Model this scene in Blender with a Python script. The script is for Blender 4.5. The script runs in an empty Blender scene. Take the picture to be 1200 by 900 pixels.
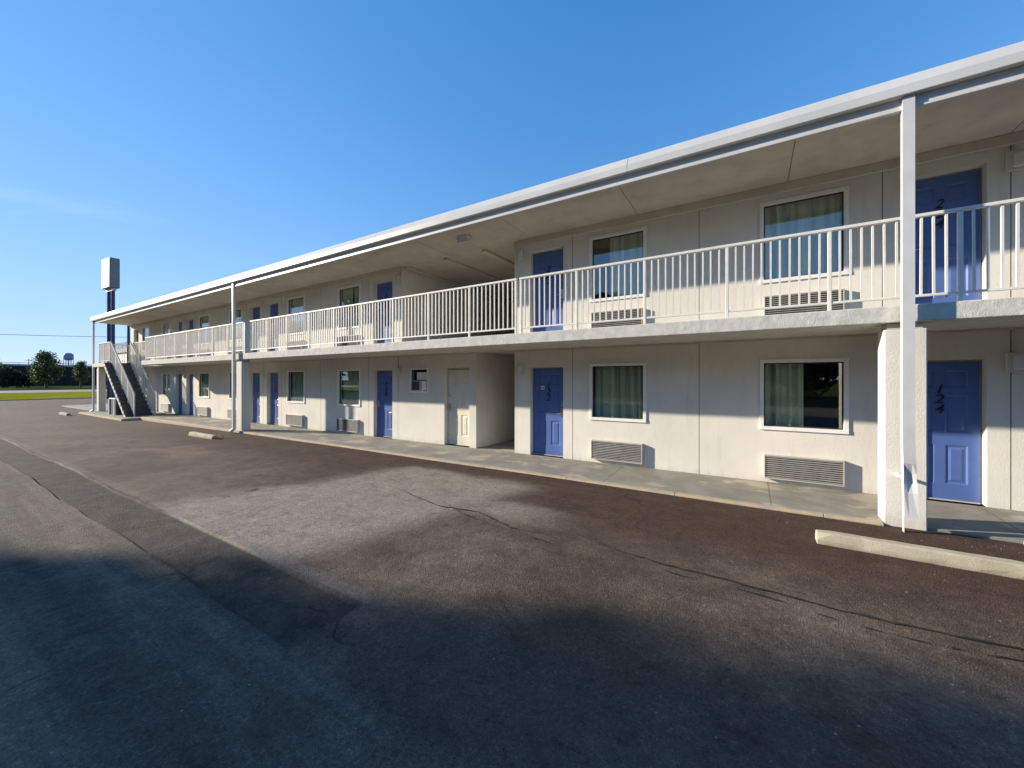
import bpy, bmesh, math, random
from mathutils import Vector, Matrix
R = math.radians
rnd = random.Random(7)
sc = bpy.context.scene
col = sc.collection

# ------------------------------------------------------------------ nodes
class NT:
    """tiny helper round a node tree"""
    def __init__(s, tree): s.t = tree; s.n = tree.nodes; s.l = tree.links
    def node(s, typ, **kw):
        n = s.n.new(typ)
        for k, v in kw.items(): setattr(n, k, v)
        return n
    def put(s, sock, v):
        if isinstance(v, bpy.types.NodeSocket): s.l.new(v, sock)
        elif v is not None: sock.default_value = v
    def m(s, op, a, b=None, c=None, clamp=False):
        n = s.node('ShaderNodeMath', operation=op); n.use_clamp = clamp
        s.put(n.inputs[0], a)
        if b is not None: s.put(n.inputs[1], b)
        if c is not None: s.put(n.inputs[2], c)
        return n.outputs[0]
    def ss(s, v, a, b, lo=0., hi=1.):
        n = s.node('ShaderNodeMapRange', interpolation_type='SMOOTHSTEP')
        s.put(n.inputs[0], v); s.put(n.inputs[1], a); s.put(n.inputs[2], b); s.put(n.inputs[3], lo); s.put(n.inputs[4], hi)
        return n.outputs[0]
    def mix(s, f, a, b, mode='MIX'):
        n = s.node('ShaderNodeMix', data_type='RGBA', blend_type=mode)
        s.put(n.inputs[0], f)
        for i, v in ((6, a), (7, b)):
            if isinstance(v, tuple) and len(v) == 3: v = v + (1,)
            s.put(n.inputs[i], v)
        return n.outputs[2]
    def noise(s, vec, scale, detail=4, rough=.55, dist=0.):
        n = s.node('ShaderNodeTexNoise'); s.put(n.inputs['Vector'], vec)
        n.inputs['Scale'].default_value = scale; n.inputs['Detail'].default_value = detail
        n.inputs['Roughness'].default_value = rough; n.inputs['Distortion'].default_value = dist
        return n.outputs['Fac']
    def voro(s, vec, scale, feature='F1'):
        n = s.node('ShaderNodeTexVoronoi', feature=feature); s.put(n.inputs['Vector'], vec)
        n.inputs['Scale'].default_value = scale
        return n.outputs[0]
    def mapping(s, vec, scale=(1, 1, 1), loc=(0, 0, 0), rot=(0, 0, 0)):
        n = s.node('ShaderNodeMapping'); s.put(n.inputs[0], vec)
        n.inputs[1].default_value = loc; n.inputs[2].default_value = rot; n.inputs[3].default_value = scale
        return n.outputs[0]
    def bump(s, h, strength=.3, dist=.01, normal=None):
        n = s.node('ShaderNodeBump'); s.put(n.inputs['Height'], h)
        n.inputs['Strength'].default_value = strength; n.inputs['Distance'].default_value = dist
        if normal is not None: s.put(n.inputs['Normal'], normal)
        return n.outputs[0]

def new_mat(name):
    m = bpy.data.materials.new(name); m.use_nodes = True
    t = NT(m.node_tree); t.b = m.node_tree.nodes['Principled BSDF']
    g = t.node('ShaderNodeNewGeometry'); t.pos = g.outputs['Position']
    tc = t.node('ShaderNodeTexCoord'); t.obj = tc.outputs['Object']
    return m, t

def simple(name, c, rough=.6, var=.12, scale=3., bump=0., bscale=60., metal=0., spec=.5, dirt=None, dirt_amt=0., streak=False):
    """painted / cast surface: base colour with blotchy wear, optional grime and grain"""
    m, t = new_mat(name)
    v = t.pos
    n1 = t.noise(v, scale, 6, .6)
    lo = tuple(x * (1 - var) for x in c); hi = tuple(min(1, x * (1 + var)) for x in c)
    cc = t.mix(t.ss(n1, .3, .7), lo, hi)
    if dirt:
        vv = t.mapping(v, (6, 6, .7)) if streak else v
        n2 = t.noise(vv, scale * (1.2 if streak else 2.3), 5, .65)
        cc = t.mix(t.m('MULTIPLY', t.ss(n2, .5, .78), dirt_amt), cc, dirt)
    t.put(t.b.inputs['Base Color'], cc)
    t.b.inputs['Roughness'].default_value = rough; t.b.inputs['Metallic'].default_value = metal
    t.b.inputs['Specular IOR Level'].default_value = spec
    if bump:
        h = t.noise(v, bscale, 3, .6)
        t.put(t.b.inputs['Normal'], t.bump(h, bump, .01))
    return m

M = {}
# stucco / exposed aggregate painted panels
def stucco(name, c, bump=.5):
    m, t = new_mat(name)
    big = t.noise(t.pos, .8, 5, .6); mid = t.noise(t.mapping(t.pos, (2.2, 2.2, .5)), 2.5, 5, .65)
    fine = t.noise(t.pos, 110, 3, .6); fine2 = t.noise(t.pos, 38, 3, .6)
    cc = t.mix(t.ss(big, .3, .7), tuple(x * .93 for x in c), tuple(x * 1.05 for x in c))
    cc = t.mix(t.m('MULTIPLY', t.ss(mid, .5, .75), .36), cc, (c[0] * .74, c[1] * .71, c[2] * .64))
    cc = t.mix(t.m('MULTIPLY', t.ss(fine, .58, .75), .22), cc, tuple(x * .6 for x in c))
    z = t.node('ShaderNodeSeparateXYZ'); t.l.new(t.pos, z.inputs[0])
    low = t.m('MULTIPLY', t.ss(t.m('ADD', z.outputs[2], t.m('MULTIPLY', fine2, .12)), .20, .05), t.ss(mid, .3, .65))
    cc = t.mix(t.m('MULTIPLY', low, .35), cc, (c[0] * .6, c[1] * .57, c[2] * .5))    # splash marks along the foot of the wall
    t.put(t.b.inputs['Base Color'], cc); t.b.inputs['Roughness'].default_value = .85
    t.b.inputs['Specular IOR Level'].default_value = .25
    h = t.m('ADD', t.m('MULTIPLY', fine, .6), t.m('MULTIPLY', fine2, .7))
    t.put(t.b.inputs['Normal'], t.bump(h, bump, .008))
    return m
M['wall'] = stucco('painted_stucco', (.745, .715, .635), .45)
M['pier'] = stucco('pier_stucco', (.70, .675, .60), .5)
M['soffit'] = simple('soffit_board', (.63, .565, .46), .8, .10, 1.3, .15, 40, dirt=(.30, .26, .2), dirt_amt=.35)
M['caulk'] = simple('joint_sealant', (.16, .15, .13), .9, .2)
M['groove'] = simple('soffit_joint', (.25, .225, .18), .9, .2)
M['trim'] = simple('white_trim', (.87, .86, .83), .5, .04, 4, dirt=(.45, .42, .36), dirt_amt=.25)
M['frame'] = simple('door_frame_paint', (.55, .52, .44), .5, .06, 5, dirt=(.35, .32, .26), dirt_amt=.3)
M['rail'] = simple('railing_paint', (.74, .72, .655), .45, .06, 5, dirt=(.5, .4, .28), dirt_amt=.25)
M['gutter'] = simple('gutter_metal', (.58, .575, .545), .38, .05, 1.5, dirt=(.5, .49, .45), dirt_amt=.25, streak=True)
M['spout'] = simple('downspout_metal', (.60, .605, .60), .32, .05, 2.5, dirt=(.45, .44, .4), dirt_amt=.2, streak=True)
M['door'] = simple('blue_door_paint', (.085, .150, .39), .38, .08, 2.5, dirt=(.05, .10, .26), dirt_amt=.3, streak=True)
M['door_cream'] = simple('cream_door_paint', (.74, .70, .585), .45, .06, 3, dirt=(.42, .39, .31), dirt_amt=.3, streak=True)
M['black'] = simple('black_numbers', (.012, .012, .014), .5, .1)
M['steel'] = simple('brushed_steel', (.55, .54, .52), .3, .1, 20, metal=1.)
M['teal'] = simple('teal_lock_tag', (.12, .36, .32), .5, .1)
M['sticker'] = simple('white_plate', (.72, .69, .67), .5, .05)
M['red'] = simple('red_paint', (.42, .06, .05), .5, .1)
M['ac'] = simple('grille_plastic', (.27, .262, .245), .5, .12, 6, dirt=(.2, .18, .15), dirt_amt=.5)
M['ac_in'] = simple('grille_inside', (.05, .048, .045), .8, .2)
M['ac_body'] = simple('sleeve_metal', (.48, .46, .41), .5, .08, 6)
M['interior'] = simple('room_interior', (.10, .09, .075), .9, .15)
M['lamp'] = simple('lamp_housing', (.60, .585, .52), .5, .08, 8)
M['lens'] = simple('lamp_lens', (.70, .70, .68), .2, .04)
M['dark_metal'] = simple('dark_metal', (.035, .037, .042), .5, .2)
M['navy'] = simple('navy_pole_paint', (.025, .035, .10), .45, .1)
M['signface'] = simple('sign_face', (.52, .505, .475), .4, .04, 1.2)
M['signside'] = simple('sign_cabinet', (.21, .21, .205), .5, .12, .8, dirt=(.2, .2, .2), dirt_amt=.4, streak=True)
M['stair'] = simple('stair_concrete', (.20, .195, .19), .85, .15, 4, .3, 60)
M['tread'] = simple('stair_tread', (.075, .075, .078), .85, .2, 6, .3, 80)
M['stringer'] = simple('stringer_paint', (.58, .56, .49), .6, .08, 4, dirt=(.4, .36, .28), dirt_amt=.3)
M['wood'] = simple('weathered_wood', (.09, .075, .06), .9, .2, 8)
M['bark'] = simple('bark', (.09, .07, .05), .95, .3, 12, .6, 30)
M['fence'] = simple('brown_sound_wall', (.022, .017, .014), .9, .15, .15)
M['concrete'] = simple('pale_concrete', (.45, .44, .41), .85, .1, .5)
M['tank'] = simple('tank_paint', (.22, .27, .38), .5, .05, .2)
M['wire'] = simple('cable', (.03, .03, .035), .6, .1)
M['stone'] = simple('pebble', (.42, .40, .36), .9, .3, 30)
M['leaf_dry'] = simple('dry_leaf', (.38, .22, .12), .8, .2, 60)
M['whitewall'] = simple('white_block_wall', (.74, .73, .70), .8, .1, 1.5)
M['roofgray'] = simple('grey_roof_edge', (.18, .185, .19), .7, .1)

def fascia_mat():
    m, t = new_mat('cracked_painted_concrete'); c = (.60, .585, .53)
    n = t.noise(t.pos, 6, 6, .65); f = t.noise(t.pos, 70, 3, .6)
    cc = t.mix(t.ss(n, .35, .7), tuple(x * .86 for x in c), tuple(x * 1.07 for x in c))
    w = t.node('ShaderNodeMix', data_type='VECTOR'); w.inputs[0].default_value = .08
    nn = t.node('ShaderNodeTexNoise'); t.put(nn.inputs['Vector'], t.pos); nn.inputs['Scale'].default_value = 4
    t.put(w.inputs[4], t.pos); t.put(w.inputs[5], nn.outputs['Color'])
    e = t.voro(t.mapping(w.outputs[1], (1, 1, .45)), 2.2, 'DISTANCE_TO_EDGE')
    cr = t.ss(e, .005, .0008)
    cc = t.mix(t.m('MULTIPLY', cr, t.ss(n, .45, .6, 0, .55)), cc, (.28, .26, .22))
    t.put(t.b.inputs['Base Color'], cc); t.b.inputs['Roughness'].default_value = .85
    h = t.m('SUBTRACT', t.m('ADD', t.m('MULTIPLY', n, 1.6), t.m('MULTIPLY', f, .5)), t.m('MULTIPLY', cr, .15))
    t.put(t.b.inputs['Normal'], t.bump(h, .6, .012)); return m
M['fascia'] = fascia_mat()

def walkway_mat():
    m, t = new_mat('painted_walkway')
    n = t.noise(t.pos, 1.7, 7, .65, .4); n2 = t.noise(t.mapping(t.pos, (1, 1.6, 1)), .9, 5, .6); f = t.noise(t.pos, 90, 3, .6)
    cc = t.mix(t.ss(n, .35, .65), (.215, .205, .168), (.285, .272, .228))
    cc = t.mix(t.m('MULTIPLY', t.ss(n2, .54, .60), .85), cc, (.44, .375, .28))
    cc = t.mix(t.m('MULTIPLY', t.ss(t.noise(t.mapping(t.pos, (.5, 2, 1)), 2.1, 6, .7), .52, .75), .6), cc, (.13, .125, .105))      # paint worn off to bare concrete
    cc = t.mix(t.m('MULTIPLY', t.ss(f, .55, .75), .35), cc, (.11, .11, .10))
    s = t.node('ShaderNodeSeparateXYZ'); t.l.new(t.pos, s.inputs[0])
    j = t.m('ABSOLUTE', t.m('SUBTRACT', t.m('FRACT', t.m('MULTIPLY', t.m('ADD', s.outputs[0], 40), .41)), .5))
    cc = t.mix(t.m('MULTIPLY', t.ss(j, .006, .001), .7), cc, (.08, .08, .07))
    t.put(t.b.inputs['Base Color'], cc); t.b.inputs['Roughness'].default_value = .8
    t.put(t.b.inputs['Normal'], t.bump(t.m('ADD', f, t.m('MULTIPLY', n, 1.5)), .3, .008)); return m
M['walk'] = walkway_mat()

def kerb_mat():
    m, t = new_mat('worn_kerb_paint')
    n = t.noise(t.pos, 3.5, 6, .65); f = t.noise(t.pos, 60, 3, .6)
    cc = t.mix(t.ss(n, .38, .6), (.36, .31, .245), (.47, .36, .22))
    cc = t.mix(t.m('MULTIPLY', t.ss(f, .5, .75), .4), cc, (.2, .17, .13))
    t.put(t.b.inputs['Base Color'], cc); t.b.inputs['Roughness'].default_value = .85
    t.put(t.b.inputs['Normal'], t.bump(f, .5, .01)); return m
M['kerb'] = kerb_mat()

def stop_mat():
    m, t = new_mat('wheel_stop_concrete')
    n = t.noise(t.pos, 4, 6, .65); f = t.noise(t.pos, 80, 3, .6)
    cc = t.mix(t.ss(n, .35, .65), (.42, .365, .25), (.50, .445, .325))
    cc = t.mix(t.m('MULTIPLY', t.ss(f, .55, .72), .35), cc, (.25, .22, .16))
    s = t.node('ShaderNodeSeparateXYZ'); t.l.new(t.pos, s.inputs[0])
    d = t.ss(t.m('ADD', s.outputs[2], t.m('MULTIPLY', n, .05)), .015, -.045)
    cc = t.mix(t.m('MULTIPLY', d, .5), cc, (.20, .15, .10))                           # dirt splashed up from the asphalt
    t.put(t.b.inputs['Base Color'], cc); t.b.inputs['Roughness'].default_value = .9
    t.put(t.b.inputs['Normal'], t.bump(t.m('ADD', n, f), .5, .01)); return m
M['stop'] = stop_mat()

def asphalt_mat():
    m, t = new_mat('patched_asphalt')
    s = t.node('ShaderNodeSeparateXYZ'); t.l.new(t.pos, s.inputs[0])
    nA = t.noise(t.pos, .45, 5, .6); nB = t.noise(t.pos, 1.7, 5, .6); nC = t.noise(t.mapping(t.pos, (1, 1, 1), (31, 7, 0)), .6, 5, .6)
    wx = t.m('ADD', s.outputs[0], t.m('MULTIPLY', t.m('SUBTRACT', nA, .5), 1.8))
    wy = t.m('ADD', s.outputs[1], t.m('MULTIPLY', t.m('SUBTRACT', nC, .5), 1.3))
    def band(v, a, b, w): return t.m('MULTIPLY', t.ss(v, a - w, a + w), t.ss(v, b + w, b - w))
    X, Y = s.outputs[0], s.outputs[1]
    gx = t.m('ADD', X, t.m('MULTIPLY', t.m('SUBTRACT', nB, .5), .12)); gy = t.m('ADD', Y, t.m('MULTIPLY', t.m('SUBTRACT', nB, .5), .05))
    base = t.mix(t.ss(nA, .35, .65), (.080, .057, .040), (.132, .098, .072))
    # the fresher brown seal coat next to the walkway
    brown = t.m('MULTIPLY', t.ss(wy, -4.3, -2.6), t.ss(nB, .15, .5, .6, 1.))
    base = t.mix(t.m('MULTIPLY', brown, .9), base, (.056, .033, .021))
    # worn pale patch in front of the passage
    px_ = t.m('ADD', X, t.m('MULTIPLY', t.m('SUBTRACT', nA, .5), .9)); py_ = t.m('ADD', Y, t.m('MULTIPLY', t.m('SUBTRACT', nC, .5), .7))
    sk = t.m('ADD', px_, t.m('MULTIPLY', t.m('ADD', py_, 4.2), -.28))
    pale = t.m('MULTIPLY', band(sk, -6.7, -3.6, .42), band(py_, -6.1, -2.15, .25))
    tongue = t.m('MULTIPLY', band(px_, -5.5, -2.3, .5), band(py_, -3.72, -3.1, .16))
    pale = t.m('MAXIMUM', pale, t.m('MULTIPLY', tongue, .8))
    base = t.mix(t.m('MULTIPLY', pale, .85), base, (.270, .228, .182))
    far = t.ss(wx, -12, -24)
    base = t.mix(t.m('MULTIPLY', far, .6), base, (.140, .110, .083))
    # lane on the street side of the cut: greyer, with tyre streaks
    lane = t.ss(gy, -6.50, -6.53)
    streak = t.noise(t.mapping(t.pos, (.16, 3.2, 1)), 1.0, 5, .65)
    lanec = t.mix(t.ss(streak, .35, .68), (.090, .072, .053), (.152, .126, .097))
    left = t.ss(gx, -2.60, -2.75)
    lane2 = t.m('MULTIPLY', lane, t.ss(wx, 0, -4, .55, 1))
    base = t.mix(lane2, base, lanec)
    base = t.mix(t.m('MULTIPLY', t.ss(streak, .62, .75), .35), base, (.15, .135, .12))
    tw = t.m('ADD', Y, t.m('MULTIPLY', X, .012)); tr_ = t.m('MAXIMUM', band(tw, -7.36, -7.20, .05), band(tw, -8.95, -8.79, .05))
    base = t.mix(t.m('MULTIPLY', tr_, t.ss(t.noise(t.mapping(t.pos, (5, 1.2, 1)), 2.2, 4, .6), .4, .6, .15, .6)), base, (.045, .038, .032))     # tyre tracks
    # the cut itself, relaid darker and coarser
    strip = t.m('MULTIPLY', band(gy, -6.53, -5.93, .025), left)
    f0 = t.noise(t.pos, 5, 5, .6)
    base = t.mix(t.m('MULTIPLY', strip, .93), base, t.mix(t.ss(f0, .35, .65), (.046, .037, .030), (.074, .060, .049)))
    edge = t.m('MULTIPLY', band(gy, -5.93, -5.80, .04), left)
    base = t.mix(t.m('MULTIPLY', edge, .35), base, (.18, .165, .145))
    # reddish spill far left
    spill = t.m('MULTIPLY', band(wx, -13.6, -11.2, .5), band(wy, -4.3, -3.6, .25))
    base = t.mix(t.m('MULTIPLY', spill, .5), base, (.22, .14, .105))
    # aggregate: binder, stones of three sizes, worn pale tips
    v = t.voro(t.pos, 95); f1 = t.noise(t.pos, 120, 2, .7); f2 = t.noise(t.pos, 42, 4, .7); f3 = t.noise(t.pos, 13, 5, .7); f4 = t.noise(t.pos, 3.6, 5, .65)
    def mul(c): return t.mix(1., base, c, 'MULTIPLY')
    base = t.mix(t.ss(f4, .38, .68, 0, .5), base, mul((1.45, 1.42, 1.38))); base = t.mix(t.ss(f4, .46, .28, 0, .5), base, mul((.62, .61, .60)))
    base = t.mix(t.ss(f3, .5, .72, 0, .55), base, mul((1.55, 1.5, 1.45))); base = t.mix(t.ss(f3, .48, .28, 0, .6), base, mul((.55, .54, .53)))
    base = t.mix(t.ss(f2, .52, .70, 0, .8), base, mul((1.8, 1.75, 1.68))); base = t.mix(t.ss(f2, .47, .30, 0, .8), base, mul((.42, .41, .40)))
    base = t.mix(t.ss(f1, .55, .70, 0, .7), base, mul((2.1, 2.05, 1.95))); base = t.mix(t.ss(f1, .45, .30, 0, .7), base, mul((.42, .42, .42)))
    sp = t.voro(t.mapping(t.pos, (1, 1, 1), (3, 9, 0)), 9); sn = t.noise(t.pos, 2.3, 2, .5)
    base = t.mix(t.m('MULTIPLY', t.ss(sp, .075, .045), t.ss(sn, .5, .65)), base, (.34, .32, .285))       # scattered pale chips
    oil = t.voro(t.mapping(t.pos, (.8, 1, 1), (5, 2, 0)), .9); oilm = t.m('MULTIPLY', t.ss(t.m('ADD', oil, t.m('MULTIPLY', f3, .12)), .24, .10), t.ss(nA, .45, .6))
    base = t.mix(t.m('MULTIPLY', oilm, .55), base, (.030, .026, .023))                                     # oil drips
    # hairline cracks
    nn = t.node('ShaderNodeTexNoise'); t.put(nn.inputs['Vector'], t.pos); nn.inputs['Scale'].default_value = 1.2
    nn.inputs['Detail'].default_value = 6
    w = t.node('ShaderNodeMix', data_type='VECTOR'); w.inputs[0].default_value = .5
    t.put(w.inputs[4], t.pos); t.put(w.inputs[5], nn.outputs['Color'])
    e = t.voro(w.outputs[1], .55, 'DISTANCE_TO_EDGE')
    cr = t.m('MULTIPLY', t.ss(e, .006, .001), t.ss(nC, .5, .62, 0, .7))
    base = t.mix(cr, base, (.018, .016, .015))
    t.put(t.b.inputs['Base Color'], base)
    t.b.inputs['Roughness'].default_value = .9; t.b.inputs['Specular IOR Level'].default_value = .25
    rough = t.m('ADD', .55, t.m('MULTIPLY', strip, .6))
    h = t.m('ADD', t.m('MULTIPLY', v, .8), t.m('ADD', t.m('MULTIPLY', f1, .5), t.m('MULTIPLY', f2, t.m('ADD', .9, t.m('MULTIPLY', strip, 1.6)))))
    t.put(t.b.inputs['Normal'], t.bump(h, .8, .009)); return m
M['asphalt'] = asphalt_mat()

def grass_mat(name, a, b, c):
    m, t = new_mat(name)
    n = t.noise(t.pos, .12, 6, .65); f = t.noise(t.mapping(t.pos, (1, 1, 1)), 3, 4, .7)
    cc = t.mix(t.ss(n, .3, .7), a, b); cc = t.mix(t.ss(f, .5, .75, 0, .6), cc, c)
    t.put(t.b.inputs['Base Color'], cc); t.b.inputs['Roughness'].default_value = .95
    t.b.inputs['Specular IOR Level'].default_value = 0
    t.put(t.b.inputs['Normal'], t.bump(f, .8, .1)); return m
M['grass'] = grass_mat('sunlit_lawn', (.19, .205, .016), (.27, .25, .02), (.32, .27, .045))
M['rough'] = grass_mat('rough_ground', (.05, .058, .018), (.10, .095, .035), (.15, .125, .06))
M['road'] = simple('far_road', (.16, .155, .15), .9, .15, .2)

def leaf_mat(name, a, b):
    m, t = new_mat(name)
    oi = t.node('ShaderNodeObjectInfo')
    n = t.noise(t.pos, .9, 4, .6); f = t.noise(t.pos, 9, 2, .5)
    cc = t.mix(t.ss(t.m('ADD', t.m('MULTIPLY', n, .6), t.m('MULTIPLY', f, .4)), .35, .65), a, b)
    t.put(t.b.inputs['Base Color'], cc); t.b.inputs['Roughness'].default_value = .6
    tr = t.node('ShaderNodeBsdfTranslucent'); t.put(tr.inputs[0], t.mix(1., cc, (1.2, 1.3, .6), 'MULTIPLY'))
    mx = t.node('ShaderNodeMixShader'); mx.inputs[0].default_value = .25
    out = m.node_tree.nodes['Material Output']
    t.l.new(t.b.outputs[0], mx.inputs[1]); t.l.new(tr.outputs[0], mx.inputs[2]); t.l.new(mx.outputs[0], out.inputs[0])
    return m
M['leaf'] = leaf_mat('leaves_dark', (.028, .05, .012), (.07, .105, .026))
M['leaf2'] = leaf_mat('leaves_olive', (.05, .065, .02), (.11, .125, .04))
M['leaf3'] = leaf_mat('leaves_deep', (.015, .025, .01), (.04, .055, .02))

def glass_mat():
    m, t = new_mat('window_glass')
    t.n.remove(t.b)
    lw = t.node('ShaderNodeLayerWeight'); lw.inputs[0].default_value = .5
    f = t.m('ADD', .095, t.m('MULTIPLY', t.m('POWER', lw.outputs['Facing'], 3.2), .5))
    tr = t.node('ShaderNodeBsdfTransparent'); tr.inputs[0].default_value = (.98, .99, .975, 1)
    gl = t.node('ShaderNodeBsdfGlossy'); gl.inputs['Roughness'].default_value = .004; gl.inputs[0].default_value = (.95, .97, 1, 1)
    wav = t.noise(t.pos, 1.3, 2, .4); t.put(gl.inputs['Normal'], t.bump(wav, .05, .02))
    mx = t.node('ShaderNodeMixShader'); t.put(mx.inputs[0], f)
    t.l.new(tr.outputs[0], mx.inputs[1]); t.l.new(gl.outputs[0], mx.inputs[2])
    t.l.new(mx.outputs[0], m.node_tree.nodes['Material Output'].inputs[0]); return m
M['glass'] = glass_mat()

def curtain_mat():
    m, t = new_mat('green_curtain')
    n = t.noise(t.mapping(t.pos, (14, 14, .6)), 1, 4, .6)
    cc = t.mix(t.ss(n, .3, .7), (.36, .44, .32), (.55, .62, .47))
    t.put(t.b.inputs['Base Color'], cc); t.b.inputs['Roughness'].default_value = .9; return m
M['curtain'] = curtain_mat()

# ------------------------------------------------------------------ mesh helpers
class MB:
    def __init__(s): s.v = []; s.f = []; s.mi = []; s.cur = 0
    def quad(s, *p):
        b = len(s.v); s.v += [tuple(q) for q in p]; s.f.append(tuple(range(b, b + len(p)))); s.mi.append(s.cur)
    def box(s, x0, x1, y0, y1, z0, z1):
        b = len(s.v)
        s.v += [(x0, y0, z0), (x1, y0, z0), (x1, y1, z0), (x0, y1, z0), (x0, y0, z1), (x1, y0, z1), (x1, y1, z1), (x0, y1, z1)]
        for f in ((0, 3, 2, 1), (4, 5, 6, 7), (0, 1, 5, 4), (1, 2, 6, 5), (2, 3, 7, 6), (3, 0, 4, 7)):
            s.f.append(tuple(b + i for i in f)); s.mi.append(s.cur)
    def prism(s, prof, x0, x1, axis='x'):
        """closed profile of (y,z) pushed along x (or (x,z) along y)"""
        n = len(prof); b = len(s.v)
        for X in (x0, x1):
            for a, c in prof: s.v.append((X, a, c) if axis == 'x' else (a, X, c))
        for i in range(n):
            j = (i + 1) % n; s.f.append((b + i, b + j, b + n + j, b + n + i)); s.mi.append(s.cur)
        s.f.append(tuple(b + i for i in reversed(range(n)))); s.f.append(tuple(b + n + i for i in range(n))); s.mi += [s.cur] * 2
    def tube(s, pts, rad, n=8, cap=True):
        pts = [Vector(p) for p in pts]; rs = rad if isinstance(rad, (list, tuple)) else [rad] * len(pts); b = len(s.v)
        for i, p in enumerate(pts):
            d = (pts[min(i + 1, len(pts) - 1)] - pts[max(i - 1, 0)]).normalized()
            u = d.cross(Vector((0, 0, 1)) if abs(d.z) < .9 else Vector((1, 0, 0))).normalized(); w = d.cross(u)
            for k in range(n):
                a = 2 * math.pi * k / n; q = p + (u * math.cos(a) + w * math.sin(a)) * rs[i]; s.v.append(tuple(q))
        for i in range(len(pts) - 1):
            for k in range(n):
                k2 = (k + 1) % n; s.f.append((b + i * n + k, b + i * n + k2, b + (i + 1) * n + k2, b + (i + 1) * n + k)); s.mi.append(s.cur)
        if cap:
            s.f.append(tuple(b + k for k in range(n))); s.f.append(tuple(b + (len(pts) - 1) * n + k for k in reversed(range(n)))); s.mi += [s.cur] * 2
    def bar(s, p, q, w, h):
        """rectangular bar from p to q (any direction), w across, h up"""
        p = Vector(p); q = Vector(q); d = (q - p).normalized(); up = Vector((0, 0, 1)) if abs(d.z) < .95 else Vector((0, 1, 0))
        u = d.cross(up).normalized(); t = u.cross(d); b = len(s.v)
        for e in (p, q):
            for a, c in ((-1, -1), (1, -1), (1, 1), (-1, 1)): s.v.append(tuple(e + u * a * w / 2 + t * c * h / 2))
        for f in ((0, 1, 2, 3), (7, 6, 5, 4), (0, 4, 5, 1), (1, 5, 6, 2), (2, 6, 7, 3), (3, 7, 4, 0)):
            s.f.append(tuple(b + i for i in f)); s.mi.append(s.cur)
    def lathe(s, prof, n=20, c=(0, 0)):
        b = len(s.v)
        for r, z in prof:
            for k in range(n): a = 2 * math.pi * k / n; s.v.append((c[0] + r * math.cos(a), c[1] + r * math.sin(a), z))
        for i in range(len(prof) - 1):
            for k in range(n):
                k2 = (k + 1) % n; s.f.append((b + i * n + k, b + i * n + k2, b + (i + 1) * n + k2, b + (i + 1) * n + k)); s.mi.append(s.cur)
    def build(s, name, mats, parent=None, bevel=0., smooth=False, fix=True):
        me = bpy.data.meshes.new(name); me.from_pydata(s.v, [], s.f)
        for m in (mats if isinstance(mats, (list, tuple)) else [mats]): me.materials.append(m)
        for p, i in zip(me.polygons, s.mi): p.material_index = i
        if fix:
            bm = bmesh.new(); bm.from_mesh(me); bmesh.ops.recalc_face_normals(bm, faces=bm.faces); bm.to_mesh(me); bm.free()
        if smooth: me.polygons.foreach_set('use_smooth', [True] * len(me.polygons))
        o = bpy.data.objects.new(name, me); col.objects.link(o)
        if parent: o.parent = parent
        if bevel:
            md = o.modifiers.new('edge', 'BEVEL'); md.width = bevel; md.segments = 2; md.limit_method = 'ANGLE'; md.angle_limit = R(40)
        return o

def tag(o, label=None, cat=None, group=None, kind=None):
    if label: o['label'] = label
    if cat: o['category'] = cat
    if group: o['group'] = group
    if kind: o['kind'] = kind
    return o
def thing(name, label, cat, loc=(0, 0, 0), rz=0, group=None):
    o = bpy.data.objects.new(name, None); col.objects.link(o); o.location = loc; o.rotation_euler = (0, 0, rz); o.empty_display_size = .2
    return tag(o, label, cat, group)
def kids(o): return [c for c in bpy.data.objects if c.parent == o]
def copy_tree(o, parent=None):
    c = o.copy(); col.objects.link(c); c.parent = parent
    for k in kids(o): copy_tree(k, c)
    return c

def text_mesh(s, size, shear=.25, depth=.004, bold=.012):
    cu = bpy.data.curves.new('digits', 'FONT'); cu.body = s; cu.size = size; cu.shear = shear; cu.extrude = depth; cu.offset = bold * size
    cu.align_x = 'CENTER'; cu.align_y = 'CENTER'; cu.space_line = .78
    t = bpy.data.objects.new('digits', cu); col.objects.link(t)
    dg = bpy.context.evaluated_depsgraph_get(); dg.update()
    me = bpy.data.meshes.new_from_object(t.evaluated_get(dg)); bpy.data.objects.remove(t); bpy.data.curves.remove(cu)
    me.transform(Matrix.Rotation(R(90), 4, 'X'))
    return me

# ------------------------------------------------------------------ layout (metres; wall front y=0, street side is -y)
DECK = 2.70; CEIL1 = 2.45; CEIL2 = 5.06
XL, XR = -32.1, 11.3
MODS = [-.82 + 7.64, -.82, -12.67, -20.38, -28.06]          # centre joints of each pair of rooms
HALF = 3.84
def doors_of(c): return (c - 3.165, c + 3.165)
def wins_of(c): return (c - 1.54, c + 1.54)

bld = thing('motel_building', 'long two storey cream motel with blue doors, white fascia and open balcony', 'building', (0, 0, 0))

lower_open, upper_open, joints = [], [], []
for c in MODS:
    for d in doors_of(c):
        if d > XR - .5: continue
        lower_open.append((d - .42, d + .42, 0, 2.035, .175, 'door')); upper_open.append((d - .42, d + .42, DECK, DECK + 2.035, .175, 'door'))
    for w in wins_of(c):
        lower_open.append((w - .535, w + .535, .95, 2.04, 1.1, 'win')); upper_open.append((w - .535, w + .535, DECK + .76, DECK + 2.04, 1.1, 'win'))
    joints += [c, c - 2.52, c + 2.52]
conduits = [2.98, -4.68, -8.84, -16.52, -24.22, 10.66]
lower_open += [(-7.05, -6.2, 0, 2.06, .175, 'wdoor'), (-8.3, -7.67, 1.43, 2.04, .9, 'win')]

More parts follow.
